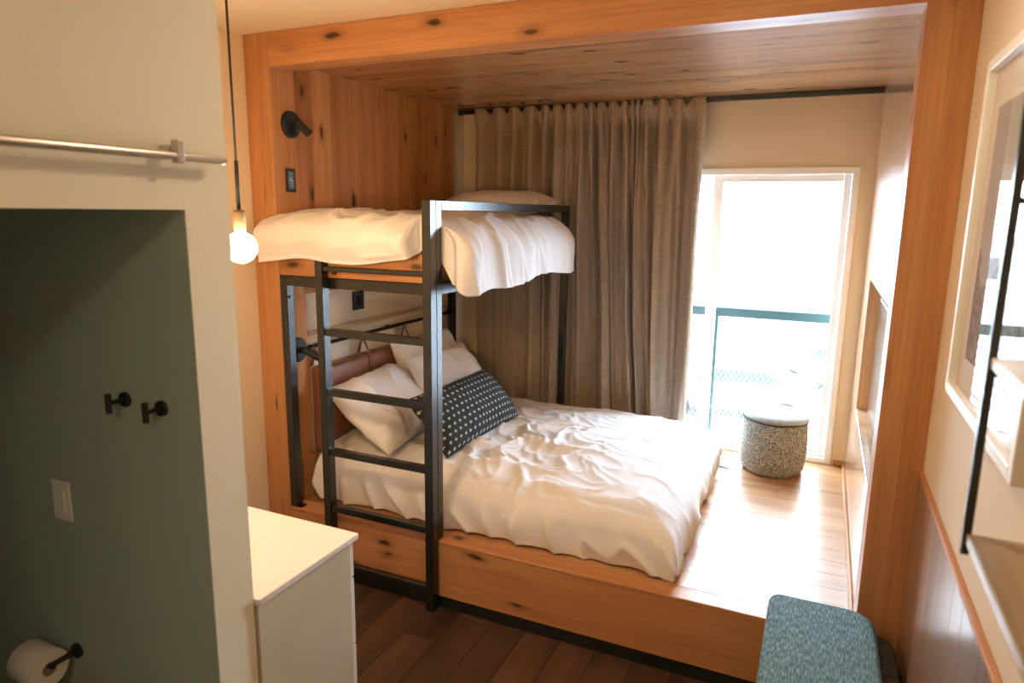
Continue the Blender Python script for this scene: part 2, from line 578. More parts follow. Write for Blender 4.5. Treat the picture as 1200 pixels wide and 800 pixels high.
# ---- niche right wall with a recess for the television
nr = structure('wall_niche_right', box((0.375, FY + 0.02, -0.1), (0.5, BY, ZC)), 'wall_wood', 'glossy pale wood wall on the right of the niche')
RY0, RY1, RZ0, RZ1 = 0.10, 1.385, 0.852, 1.552
for (a, b_) in ((FY + 0.15, 0.42), (0.42, 0.72), (0.72, 1.03), (1.03, RY1), (RY1, 1.67), (1.67, BY)):
    if a < RY1 - 0.01:
        obj('panel', box((NXR, a + 0.0006, RZ1), (0.375, b_ - 0.0006, ZN), 0.001), 'wall_wood', nr)
        obj('panel', box((NXR, a + 0.0006, ZP), (0.375, b_ - 0.0006, RZ0), 0.001), 'wall_wood', nr)
    else:
        obj('panel', box((NXR, a + 0.0006, ZP), (0.375, b_ - 0.0006, ZN), 0.001), 'wall_wood', nr)
obj('recess_sill', box((NXR - 0.002, FY + 0.16, RZ0 + 0.0005), (0.374, RY1 - 0.001, RZ0 + 0.014), 0.002), 'wall_wood', nr)
obj('recess_back', box((0.362, FY + 0.16, RZ0 + 0.015), (0.374, RY1 - 0.001, RZ1 - 0.001)), 'wall_cream', nr)
structure('baseboard_right', box((NXR - 0.014, FY + 0.02, ZP), (NXR - 0.0005, BY - 0.016, ZP + 0.018), 0.003), 'alder_y', 'thin wood base strip along the right niche wall')

# ---- niche ceiling planks
nc = structure('ceiling_niche', box((-2.60, FY + 0.12, ZN + 0.014), (0.40, BY, ZC - 0.001)), 'alder_x', 'glossy knotty plank ceiling over the bunks')
y = FY + 0.13
while y < BY - 0.01:
    y1 = min(y + 0.118, BY - 0.0)
    xs = [NXL - 0.1, random.uniform(-1.9, -0.4), NXR + 0.1]
    for a, b_ in zip(xs, xs[1:]):
        obj('plank', box((a + 0.0004, y + 0.0004, ZN), (b_ - 0.0004, y1 - 0.0004, ZN + 0.014), 0.0006), 'ceiling_wood', nc)
    y = y1

# ---- front beam and columns
t1 = tag(link(bpy.data.objects.new('trim_1', None), None, (-1.1, FY, ZB)), 'wide orange wood beam across the top of the niche', None, None, 'structure')
obj('board', box((NXL - 0.001, FY, ZB), (NXR + 0.001, FY + 0.13, ZC - 0.001), 0.002), 'alder_x', t1)
t2 = tag(link(bpy.data.objects.new('trim_2', None), None, (-2.5, FY, 0)), 'orange wood column at the left of the niche', None, None, 'structure')
obj('stave', box((CXL, FY, 0.0), (-2.4963, FY + 0.12, ZC - 0.001), 0.0004), 'alder_z', t2)
obj('stave', box((-2.496, FY + 0.0005, 0.0), (NXL - 0.0015, FY + 0.12, ZC - 0.001), 0.0015), 'alder_z', t2)
t3 = tag(link(bpy.data.objects.new('trim_3', None), None, (0.3, FY, 0)), 'tall wood column at the right of the niche', None, None, 'structure')
obj('stave', box((NXR - 0.004, FY, 0.0), (0.2977, FY + 0.15, ZC - 0.001), 0.0004), 'alder_z', t3)
obj('stave', box((0.298, FY - 0.0005, 0.0), (CXR - 0.001, FY + 0.15, ZC - 0.001), 0.0004), 'alder_z', t3)

# ---- wainscot on the right wall
tw = tag(link(bpy.data.objects.new('trim_4', None), None, (0.36, -1, 0)), 'wood wainscot panelling along the right wall', None, None, 'structure')
y = FY - 0.002
while y > -2.2:
    y1 = y - random.choice((0.12, 0.15, 0.18))
    obj('stave', box((0.357, y1 + 0.0006, 0.0), (CXR - 0.0005, y - 0.0006, 1.012), 0.0012), 'wainscot', tw)
    y = y1
obj('cap', box((0.3545, y, 1.0125), (CXR - 0.0005, FY - 0.003, 1.027), 0.002, 2), 'alder_y', tw)

# ------------------------------------------------------------------ platform
pf = thing('bed_platform', 'raised knotty wood sleeping platform with black kick base', 'platform', (-1.1, 0.9, 0))
obj('core', box((NXL + 0.004, 0.05, 0.0), (NXR - 0.004, BY - 0.004, ZP - 0.019)), 'black_matte', pf)
obj('front_board', box((NXL + 0.001, FY, 0.1304), (NXR - 0.006, 0.045, ZP - 0.0195), 0.0005), 'alder_x', pf)
obj('front_board', box((NXL + 0.001, FY, 0.064), (NXR - 0.006, 0.045, 0.130), 0.0005), 'alder_x', pf)
obj('kick_plate', box((NXL + 0.001, 0.016, 0.0), (NXR - 0.006, 0.045, 0.062), 0.001), 'black_metal', pf)
obj('nosing', box((NXL + 0.001, FY, ZP - 0.019), (NXR - 0.006, 0.105, ZP), 0.003), 'alder_x', pf)
y = 0.1055
while y < BY - 0.01:
    y1 = min(y + 0.127, BY - 0.001)
    xs = [NXL + 0.001, random.uniform(-1.7, -1.0), random.uniform(-0.9, -0.1), NXR - 0.001]
    for a, b_ in zip(xs, xs[1:]):
        obj('plank', box((a + 0.0004, y + 0.0004, ZP - 0.019), (b_ - 0.0004, y1 - 0.0004, ZP), 0.0007), 'deck', pf)
    y = y1

# ------------------------------------------------------------------ window, outside
win = tag(link(bpy.data.objects.new('window_1', None), None, (-0.6, BY, ZP)), 'tall white framed sliding window onto the balcony', None, None, 'structure')
VY0, VY1 = BY - 0.012, BY + 0.09
def wpart(name, lo, hi, bev=0.004):
    return obj(name, box(lo, hi, bev, 2), 'white_vinyl', win)
wpart('head', (WX0 + 0.001, VY0, WZ1 - 0.042), (WX1 - 0.001, VY1, WZ1 - 0.001))
wpart('jamb', (WX1 - 0.040, VY0, ZP + 0.001), (WX1 - 0.001, VY1, WZ1 - 0.0425))
wpart('jamb', (WX0 + 0.001, VY0, ZP + 0.001), (WX0 + 0.04, VY1, WZ1 - 0.0425))
wpart('sill', (WX0 + 0.0405, VY0, ZP + 0.001), (WX1 - 0.0405, VY1, ZP + 0.036))
for (a, b_, yy, st) in ((-0.672, WX1 - 0.041, BY + 0.018, 0.058), (WX0 + 0.041, -0.640, BY + 0.052, 0.05)):
    z0, z1 = ZP + 0.037, WZ1 - 0.043
    sash = wpart('sash_stile', (a, yy, z0), (a + st, yy + 0.03, z1))
    wpart('sash_stile', (b_ - 0.04, yy, z0), (b_, yy + 0.03, z1))
    wpart('sash_rail', (a + st + 0.0005, yy, z0), (b_ - 0.0405, yy + 0.03, z0 + 0.045))
    wpart('sash_rail', (a + st + 0.0005, yy, z1 - 0.042), (b_ - 0.0405, yy + 0.03, z1))
    obj('pane', box((a + st - 0.004, yy + 0.012, z0 + 0.04), (b_ - 0.036, yy + 0.016, z1 - 0.038)), 'window_glass', win)

RLY = 2.42
rail = thing('balcony_railing', 'teal steel balcony railing filled with chain link mesh', 'railing', (0, RLY, 0.2))
obj('top_rail', box((-2.6, RLY - 0.03, 1.165), (1.9, RLY + 0.05, 1.232), 0.006), 'teal_steel', rail)
obj('bottom_rail', box((-2.6, RLY - 0.02, 0.195), (1.9, RLY + 0.02, 0.245), 0.004), 'teal_steel', rail)
for xx in (-2.2, -0.665, 0.92):
    obj('post', box((xx - 0.018, RLY - 0.02, 0.10), (xx + 0.018, RLY + 0.02, 1.164), 0.003), 'teal_steel', rail)
bm = bmesh.new()
H = 0.92
for s in (-1, 1):
    xx = -2.6 - H
    while xx < 1.9 + H:
        a, b_ = Vector((xx, RLY + 0.003 * s, 0.245)), Vector((xx + s * H * 0.62, RLY + 0.003 * s, 1.165))
        if -2.5 < min(a.x, b_.x) and max(a.x, b_.x) < 1.85:
            add_tube(bm, a, b_, 0.0021, seg=4, caps=False)
        xx += 0.036
ms = obj('mesh_infill', bm, 'mesh_wire', rail)
ms['kind'] = 'stuff'
structure('balcony_slab', box((-2.8, BY + 0.161, -0.1), (1.9, RLY + 0.12, 0.10)), 'concrete', 'concrete balcony slab outside the window')
structure('ground', box((-60, 3.2, -3.6), (60, 110, -3.5)), 'asphalt', 'pale car park ground outside the window')


def car(loc, rz, paint, label):
    t = thing('parked_car', label, 'car', loc, 'cars parked outside the window')
    R = Matrix.Rotation(rz, 4, 'Z')
    prof = [(-2.15, 0.35), (-2.2, 0.75), (-2.05, 0.95), (-1.2, 1.02), (-0.55, 1.45), (0.9, 1.48), (1.6, 1.05), (2.1, 0.98), (2.2, 0.7), (2.15, 0.35)]
    def ext(pts, wd, pinch=0.0):
        bm = bmesh.new()
        A = [bm.verts.new((p[0], -wd + pinch * max(0, p[1] - 1.0), p[1])) for p in pts]
        B = [bm.verts.new((p[0], wd - pinch * max(0, p[1] - 1.0), p[1])) for p in pts]
        bm.faces.new(A)
        bm.faces.new(B[::-1])
        for k in range(len(pts)):
            bm.faces.new((A[k], B[k], B[(k + 1) % len(pts)], A[(k + 1) % len(pts)]))
        bmesh.ops.transform(bm, matrix=Matrix.Translation(loc) @ R, verts=bm.verts[:])
        return bm
    obj('body', ext(prof, 0.88, 0.35), paint, t)
    obj('side_window', ext([(-1.0, 1.06), (-0.5, 1.38), (0.82, 1.40), (1.3, 1.08)], 0.885, 0.3), 'car_glass', t)
    obj('windscreen', ext([(-1.16, 1.06), (-0.56, 1.455), (-0.62, 1.465), (-1.2, 1.075)], 0.72, 0.2), 'car_glass', t)
    for wx in (-1.35, 1.35):
        for wy in (-0.8, 0.8):
            p = Matrix.Translation(loc) @ R @ Vector((wx, wy, 0.33))
            q = R.to_3x3() @ Vector((0, 0.11, 0))
            obj('wheel', tube(p - q, p + q, 0.33, seg=14), 'tire', t)


GZ = -3.5
car((-5.6, 13.5, GZ), 0.25, 'car_silver', 'silver car parked just left of the balcony post outside')
car((-2.6, 9.2, GZ), 1.35, 'car_white', 'white car parked nearest below the window')
car((-0.3, 9.0, GZ), 1.3, 'car_silver', 'silver car parked behind the round pouf outside')
car((-2.0, 16.5, GZ), 0.1, 'car_white', 'white car on the far side of the car park')
car((0.6, 21.0, GZ), 0.1, 'car_red', 'pale car at the right edge of the window view')


def building(lo, hi, mat, label, nx, nz_):
    t = thing('distant_building', label, 'building', ((lo[0] + hi[0]) / 2, lo[1], lo[2]), 'buildings beyond the car park')
    obj('wall', box(lo, hi), mat, t)
    obj('roof', box((lo[0] - 0.3, lo[1] - 0.3, hi[2]), (hi[0] + 0.3, hi[1] + 0.3, hi[2] + 0.35)), 'roof_grey', t)
    for i in range(nx):
        for j in range(nz_):
            cx = lo[0] + (i + 0.5) * (hi[0] - lo[0]) / nx
            cz = lo[2] + (j + 0.6) * (hi[2] - lo[2]) / nz_
            obj('window', box((cx - 0.6, lo[1] - 0.06, cz - 0.7), (cx + 0.6, lo[1] + 0.05, cz + 0.7)), 'far_glass', t)


building((-1.0, 46, GZ), (7.5, 54, 0.6), 'brick_pink', 'low pink building seen above the railing', 4, 1)
building((4.8, 62, GZ), (17, 70, 5.5), 'stucco', 'pale taller building at the right of the window view', 4, 3)
building((-10.5, 50, GZ), (-5.5, 58, 0.2), 'stucco', 'small pale building at the left of the window view', 2, 1)

# ------------------------------------------------------------------ bunk bed frame with ladder
bk = thing('bunk_bed', 'black steel upper bunk frame with ladder and wood bed base', 'bunk bed', (-2.0, 0.4, ZP))
LX0, LX1 = -1.578, -1.535
ll = obj('ladder_rail', box((-2.166, -0.040, 0.0), (-2.124, 0.0085, 1.66), 0.002), 'black_metal', bk)
lr = obj('ladder_rail', box((LX0, -0.040, 0.0), (LX1, 0.0085, 1.916), 0.002), 'black_metal', bk)
for z in (1.60, 1.298, 1.004, 0.702, 0.408, 0.108):
    th = 0.011 if z > 1.5 else 0.017
    obj('rung', box((-2.1235, -0.034, z - th), (LX0 - 0.0005, -0.002, z + th), 0.002), 'black_metal', bk)
obj('post', box((LX0, 0.011, ZP), (LX1, 0.056, 1.916), 0.002), 'black_metal', bk)
obj('post', box((LX0, 1.665, ZP), (LX1, 1.710, 1.916), 0.002), 'black_metal', bk)
p = obj('post', box((-2.428, 0.011, ZP + 0.005), (-2.384, 0.056, 1.5525), 0.002), 'black_metal', bk)
obj('foot_plate', box((-2.428, 0.012, ZP), (-2.358, 0.055, ZP + 0.0048)), 'black_metal', p)
obj('bracket', box((-2.3838, 0.02, 1.44), (-2.372, 0.05, 1.452)), 'black_metal', p)
obj('guard_bar', box((LX0, 0.0565, 1.873), (LX1, 1.6645, 1.916), 0.002), 'black_metal', bk)
obj('side_bar', box((LX0, 0.0565, 1.505), (LX1, 1.6645, 1.553), 0.002), 'black_metal', bk)
obj('front_bar', box((-2.3835, 0.011, 1.503), (LX0 - 0.0005, 0.054, 1.5528), 0.002), 'black_metal', bk)
obj('post', box((-2.428, 1.665, ZP), (-2.384, 1.710, 1.5525), 0.002), 'black_metal', bk)
obj('back_bar', box((-2.3835, 1.666, 1.503), (LX0 - 0.0005, 1.709, 1.5528), 0.002), 'black_metal', bk)
obj('bed_base', box((-2.427, 0.016, 1.5535), (LX0 - 0.001, 1.722, 1.685), 0.002), 'alder_x', bk)
obj('bolt', tube((-2.09, 0.016, 1.578), (-2.09, -0.002, 1.578), 0.009, seg=10), 'black_metal', bk)


# ------------------------------------------------------------------ bedding
def pillow(name, w, h, t, mat, label, cat, mtx, seed=0.0, wr=0.012, n=64, group=None, droop=0.0, uvs=False, sag=0.35):
    def prof(a):
        return max(0.0, 1 - abs(a) ** 2.6) ** 0.55

    def mk(sign):
        def f(i, j):
            u, v = i * 2 - 1, j * 2 - 1
            pin = 0.055
            x = w / 2 * u * (1 - pin * (1 - v * v) * abs(u) ** 3)
            y = h / 2 * v * (1 - pin * (1 - u * u) * abs(v) ** 3)
            th = t / 2 * prof(u) * prof(v)
            edge = min(1.0, 3.5 * prof(u) * prof(v))
            wv = wr * edge * (ridged(x * 7 + seed, y * 5 + nz(x * 4, y * 4, seed) * 1.2, seed + sign) - 0.6) + 0.5 * wr * edge * nz(x * 16, y * 16, seed)
            z = sign * (th + wv * (1 if sign > 0 else 0.4))
            z += -sag * t * (1 - prof(u * 0.9)) * 0.15 + 0.012 * nz(u * 2, v * 2, seed + 5)
            return Vector((x, y, z))
        return f
    bm = grid(n, n, mk(1), uvs)
    b2 = grid(n, n, mk(-1), uvs)
    me = bpy.data.meshes.new('tmp')
    b2.to_mesh(me)
    b2.free()
    bm.from_mesh(me)
    bpy.data.meshes.remove(me)
    bmesh.ops.remove_doubles(bm, verts=bm.verts[:], dist=0.0004)
    bmesh.ops.transform(bm, matrix=mtx, verts=bm.verts[:])
    o = obj(name, bm, mat, None, True)
    return tag(o, label, cat, group)


def MT(loc, rx=0, ry=0, rz=0):
    return Matrix.Translation(loc) @ Matrix.Rotation(math.radians(rz), 4, 'Z') @ Matrix.Rotation(math.radians(ry), 4, 'Y') @ Matrix.Rotation(math.radians(rx), 4, 'X')


# lower bed
lm = obj('mattress', box((-2.34, 0.20, ZP + 0.001), (-0.56, 1.60, 0.57), 0.05, 4), 'mattress', None, True)
tag(lm, 'thick mattress of the lower bed under the duvet', 'mattress')

DX0, DX1, DY0, DY1 = -2.36, -0.50, 0.155, 1.63
DT = 0.615
RAD = 0.11


def edge_drop(d, hgt, rad=RAD):
    """d: arc distance past where rounding starts -> (outward, down)"""
    q = rad * PI / 2
    if d <= 0:
        return 0.0, 0.0
    if d < q:
        a = d / rad
        return rad * math.sin(a), rad * (1 - math.cos(a))
    return rad, rad + (d - q)


def lower_duvet(i, j):
    hgt = DT - ZP - 0.012
    side = RAD * PI / 2 + (hgt - RAD)
    Lx = (DX1 - RAD) - DX0 + side
    Ly = (DY1 - RAD) - (DY0 + RAD) + 2 * side
    sx_, sy_ = i * Lx, j * Ly - side
    xin, y0, y1 = DX1 - RAD, DY0 + RAD, DY1 - RAD
    ox, dx = edge_drop(DX0 + sx_ - xin, hgt)
    x = min(DX0 + sx_, xin) + ox
    if sy_ < 0:
        oy, dy = edge_drop(-sy_, hgt)
        y = y0 - oy
        ny = -1
    else:
        oy, dy = edge_drop(sy_ - (y1 - y0), hgt)
        y = y0 + min(sy_, y1 - y0) + oy
        ny = 1 if dy > 0 else 0
    d = max(dx, dy) if min(dx, dy) < 1e-6 else (dx ** 4 + dy ** 4) ** 0.25
    d = min(d, hgt)
    z = DT - d
    drop = d / hgt
    # puffiness of the top
    cx, cy = (x + 1.4) / 0.9, (y - 0.9) / 0.7
    top = 1 - sstep(0.0, 0.45, drop)
    z += 0.035 * top * (1 - min(1, cy * cy)) + 0.018 * top * nz(x * 2.1, y * 2.1, 3)
    z -= 0.02 * top * sstep(-0.9, -0.5, x)
    # crumpled middle near the pillows, long soft creases toward the foot
    cr = math.exp(-(((x + 1.45) / 0.42) ** 2 + ((y - 0.60) / 0.55) ** 2))
    wx, wy = x + 0.09 * nz(x * 4, y * 4, 9), y + 0.09 * nz(x * 4, y * 4, 19)
    r1 = ridged(wx * 5.5 + wy * 3, wy * 6 - wx * 2, 1.3, 3) - 0.45
    r2_ = ridged(wx * 11, wy * 9 + wx * 4, 7.7, 2.5) - 0.45
    z += top * ((0.005 + 0.040 * cr) * r1 + (0.0015 + 0.017 * cr) * r2_)
    r4 = ridged(wx * 20 + 3 * nz(wx * 3, wy * 3, 2), wy * 14, 3.1, 2) - 0.5
    z += top * 0.007 * cr * r4
    r3 = ridged(wx * 2.4 - wy * 1.0, wy * 10 + wx * 4, 4.4, 3) - 0.4
    z += top * 0.007 * r3
    # hanging folds on the sides
    out = sstep(0.1, 0.8, drop)
    if dy > 0.02 and ny < 0:
        k = nz(x * 5.0 + 0.5 * nz(z * 5, x), 2.0 + z * 1.2, 2) * 0.036 + (ridged(x * 6 + z * 2.5, z * 2.2, 5, 3) - 0.4) * 0.036
        y -= out * (k + 0.010) + 0.022 * math.sin(min(1, drop) * PI)
        z += 0.014 * out * drop * nz(x * 4, 1.0, 8)
    if dx > 0.02:
        k = nz(y * 5.0, 2.0 + z * 1.2, 12) * 0.035 + (ridged(y * 6 + z * 1.5, z * 2.2, 15, 3) - 0.4) * 0.022
        x += out * (k + 0.012) + 0.03 * math.sin(min(1, drop) * PI)
        z += 0.012 * out * drop * nz(y * 4, 1.0, 18)
    # front-foot corner flares out on the platform
    fl_ = math.exp(-(((x + 0.5) / 0.16) ** 2 + ((y - 0.2) / 0.18) ** 2)) * sstep(0.3, 1.0, drop)
    x += 0.05 * fl_
    y -= 0.03 * fl_
    z = max(z, ZP + 0.006 + 0.002 * nz(x * 9, y * 9))
    # the bed is against the leather headboard at the head end
    return Vector((x, y, z))


bm = grid(300, 260, lower_duvet)
du = tag(obj('duvet', bm, 'linen', None, True), 'rumpled white duvet over the lower bed', 'duvet')
sm = du.modifiers.new('thickness', 'SOLIDIFY')
sm.thickness = 0.006
sm.offset = 1.0

# lower pillows
pillow('pillow', 0.70, 0.46, 0.19, 'linen', 'white pillow standing against the leather headboard at the back', 'pillow', MT((-2.245, 1.17, 0.875), 0, 64, 0) @ Matrix.Rotation(PI / 2, 4, 'Z'), 3.1, group='white pillows on the lower bed')
pillow('pillow', 0.72, 0.48, 0.21, 'linen', 'white pillow slumped at the front below the ladder rungs', 'pillow', MT((-2.13, 0.50, 0.81), 0, 40, 6) @ Matrix.Rotation(PI / 2, 4, 'Z'), 8.4, wr=0.022, group='white pillows on the lower bed')
pillow('pillow', 0.62, 0.46, 0.18, 'linen', 'white pillow leaning just behind the black patterned lumbar pillow', 'pillow', MT((-2.03, 1.04, 0.835), 0, 52, -6) @ Matrix.Rotation(PI / 2, 4, 'Z'), 5.7, wr=0.016, group='white pillows on the lower bed')
pillow('lumbar_pillow', 0.84, 0.37, 0.225, 'plus_print', 'black lumbar pillow with small white plus marks', 'pillow', MT((-1.755, 0.72, 0.78), 0, 48, -2) @ Matrix.Rotation(PI / 2, 4, 'Z'), 1.2, wr=0.006, uvs=True)

# upper bed
um = tag(obj('mattress', box((-2.415, 0.04, 1.687), (-1.60, 1.715, 1.80), 0.03, 3), 'mattress', None, True), 'thin mattress of the upper bunk under the duvet', 'mattress')

UX0, UX1, UY0, UY1, UT = -2.425, -1.60, 0.03, 1.55, 1.825


def upper_duvet(i, j):
    sA, sB = 0.265, 0.36                          # arc overhang: front, side
    x = UX0 + i * (UX1 - UX0 + sB)
    y = UY1 - j * (UY1 - UY0 + sA)
    a, b_ = x - UX1, UY0 - y                     # distance past the side / front edges
    kside = sstep(0.0, 0.075, y - 0.03) if a > 0 else 1
    kfront = sstep(0.0, 0.05, -1.60 - x) if b_ > 0 else 1
    rs, rf = 0.125, 0.085
    z = UT + 0.03 * nz(x * 2.5, y * 2.5, 4) + 0.022 * (1 - ((x + 2.0) / 0.5) ** 2)
    top = 1.0
    X, Y = x, y
    if a > 0:
        o_, d_ = edge_drop(a, 0, rs)
        X = UX1 + o_ * (0.75 + 0.25 * kside) + 0.05 * sstep(0, 0.2, a) * (0.5 + 0.5 * kside)
        z -= d_ * (0.85 + 0.15 * kside)
        top = 1 - sstep(0, 0.12, d_)
        fold = nz(y * 9 + z * 2, 3.0 + z * 1.0, 2) * 0.02 + (ridged(y * 8 + z * 2.5, z * 1.5, 5, 3) - 0.4) * 0.022
        X += (1 - top) * kside * fold
        Y = max(Y, 0.062 + 0.03 * (1 - kside)) if y < 0.1 else Y
        z += 0.02 * sstep(0.15, 0.4, a) * nz(y * 3, 4)
        z += (0.055 * sstep(0.2, 1.4, y)) * sstep(0.12, 0.4, a) * 0.3
        if Y > 1.40:
            X -= 0.03 * sstep(1.40, 1.55, Y)
    if b_ > 0:
        o_, d_ = edge_drop(b_, 0, rf)
        if a <= 0:
            Y = UY0 - (o_ + 0.035 * math.sin(min(1, d_ / 0.2) * PI)) * kfront
            z -= d_ * (0.75 + 0.25 * kfront) * (1.0 - 0.22 * sstep(-1.95, -1.65, x))
            if kfront < 0.5:
                Y = max(Y, 0.02)
            top = 1 - sstep(0, 0.1, d_)
            fold = nz(x * 4 + z * 2, 3.0 + z * 1.0, 22) * 0.03 + (ridged(x * 3 + z * 7, z * 5 - x * 2, 25, 3) - 0.4) * 0.016
            Y -= (1 - top) * kfront * fold
            X -= 0.055 * kfront * sstep(-2.30, -2.425, x) * sstep(0.0, 0.06, b_)
            z += 0.012 * nz(x * 5, 6)
        else:
            kk = min(1.0, b_ / sA)
            X += (UX1 - X) * kk * 0.85
            z += (UT - 0.09 - z) * kk * 0.85
            Y = 0.0645 + 0.004 * (1 - kk)
    wx, wy = x + 0.06 * nz(x * 5, y * 5, 9), y + 0.06 * nz(x * 5, y * 5, 19)
    z += top * (0.03 * (ridged(wx * 4, wy * 5, 2.2, 2.5) - 0.45) + 0.010 * (ridged(wx * 10, wy * 10, 6.2, 2) - 0.45))
    # keep clear of the guard bar and the post
    if X > -1.60 and X < -1.5:
        z = min(z, 1.855)
    return Vector((X, Y, z))


bm = grid(170, 240, upper_duvet)
du = tag(obj('duvet', bm, 'linen', None, True), 'white duvet spilling over the edge of the upper bunk', 'duvet')
sm = du.modifiers.new('thickness', 'SOLIDIFY')
sm.thickness = 0.006
sm.offset = 1.0
pillow('pillow', 0.70, 0.46, 0.17, 'linen', 'white pillow on the upper bunk in front of the curtain', 'pillow', MT((-1.96, 1.50, 1.925), 6, 0, 3), 6.6, wr=0.010)

# ------------------------------------------------------------------ leather headboard hung on straps
hb = thing('headboard', 'brown leather headboard cushions hung on straps from a black rod', 'headboard', (-2.40, 0.9, 0.6))
rod = obj('rod', tube((-2.418, 0.20, 1.160), (-2.418, 1.74, 1.160), 0.011, seg=14), 'black_metal', hb)
for yy in (0.21, 0.95, 1.72):
    obj('bracket', tube((-2.4615, yy, 1.160), (-2.4285, yy, 1.160), 0.008, seg=10), 'black_metal', rod)
seams = [0.235, 0.645, 1.085, 1.525]
for a, b_ in zip(seams, seams[1:]):
    obj('cushion', box((-2.46, a + 0.0035, 0.565), (-2.365, b_ - 0.0035, 1.045), 0.022, 4), 'leather', hb, True)
for yy in seams:
    s = obj('strap', box((-2.3648, yy - 0.016, 0.565), (-2.3605, yy + 0.016, 1.043), 0.0008), 'strap_leather', hb)
    bm = bmesh.new()
    for (ya, xa) in ((-0.055, -2.428), (0.055, -2.405)):
        v0 = Vector((-2.418, yy + ya * 0.25, 1.172))
        v1 = Vector((-2.366 if ya < 0 else -2.457, yy + (0 if ya < 0 else 0.012), 1.045))
        dv = (v1 - v0)
        for k in range(1):
            q = dv.to_track_quat('Z', 'X').to_matrix().to_4x4()
            bmesh.ops.create_cube(bm, size=1.0, matrix=Matrix.Translation((v0 + v1) / 2) @ q @ Matrix.Diagonal((0.004, 0.024, dv.length, 1)))
    obj('strap_loop', bm, 'strap_leather', s)

# ------------------------------------------------------------------ reading lamps, sockets on the left wall
def reading_lamp(y, z, label, aim, ln):
    x0 = NXL + 0.0005
    t = thing('reading_lamp', label, 'lamp', (x0, y, z), 'black reading lamps on the niche wall')
    obj('wall_plate', lathe([(0.064, 0.0), (0.064, 0.010), (0.060, 0.015), (0.01, 0.016)], (x0, y, z), 'x', 36), 'black_matte', t, True, 40)
    p0 = Vector((x0 + 0.015, y, z))
    p1 = p0 + Vector((0.045, 0, 0))
    obj('stem', tube(p0, p1, 0.016, seg=16), 'black_matte', t, True, 40)
    a = Vector(aim).normalized()
    p2 = p1 - a * 0.018
    h = obj('lamp_head', tube(p2, p2 + a * ln, 0.019, seg=20), 'black_matte', t, True, 40)
    obj('rim', tube(p2 + a * (ln + 0.0002), p2 + a * (ln + 0.006), 0.021, seg=20), 'black_metal', h, True, 40)


reading_lamp(0.135, 2.275, 'black reading lamp above the upper bunk', (0.25, 0.6, -0.55), 0.075)
reading_lamp(0.112, 1.160, 'black reading lamp beside the leather headboard', (0.6, 0.5, -0.5), 0.10)


def wall_plate_x(name, x0, y, z, w_, h_, label, cat, sockets):
    t = thing(name, label, cat, (x0, y, z))
    obj('cover', box((x0 + 0.0005, y - w_ / 2, z - h_ / 2), (x0 + 0.008, y + w_ / 2, z + h_ / 2), 0.002, 2), 'black_matte', t)
    if sockets:
        f_ = obj('socket_face', box((x0 + 0.0082, y - w_ * 0.30, z - h_ * 0.38), (x0 + 0.0105, y + w_ * 0.30, z + h_ * 0.38), 0.001), 'socket_face', t)
        for dz in (-0.6, -0.15, 0.3, 0.65):
            obj('slot', box((x0 + 0.0107, y - w_ * 0.14, z + dz * h_ * 0.38 - 0.006), (x0 + 0.0112, y + w_ * 0.14, z + dz * h_ * 0.38 + 0.006)), 'black_metal', f_)
    else:
        obj('rocker', box((x0 + 0.0082, y - w_ * 0.24, z - h_ * 0.3), (x0 + 0.0105, y + w_ * 0.24, z + h_ * 0.3), 0.001), 'black_metal', t)


wall_plate_x('power_outlet', NXL, 0.118, 2.010, 0.062, 0.112, 'black power outlet below the upper reading lamp', 'outlet', True)
wall_plate_x('light_switch', -2.545, 0.78, 1.335, 0.105, 0.112, 'black switch plate above the leather headboard ledge', 'switch', False)

# ------------------------------------------------------------------ curtain and track
CY = 1.825
tr = thing('curtain_track', 'black curtain track along the niche ceiling', 'curtain track', (-1.1, CY, ZN - 0.03))
obj('track', box((-2.40, CY - 0.012, ZN - 0.032), (NXR - 0.003, CY + 0.014, ZN - 0.0008), 0.002), 'black_metal', tr)
obj('end_cap', box((-2.418, CY - 0.019, ZN - 0.036), (-2.4005, CY + 0.019, ZN - 0.0008), 0.002), 'black_metal', tr)

gaps = [-2.161, -2.032, -1.925, -1.789, -1.717, -1.633, -1.562, -1.475, -1.406, -1.33, -1.249, -1.189, -1.151, -1.113, -1.022, -0.938, -0.839]      # where the heading dips at the hooks
CXa, CXb = -2.272, -0.724
knots = [CXa - 0.05] + gaps + [CXb + 0.04]


def fold_phase(x):
    for k in range(len(knots) - 1):
        if x <= knots[k + 1] or k == len(knots) - 2:
            return k + (x - knots[k]) / (knots[k + 1] - knots[k])


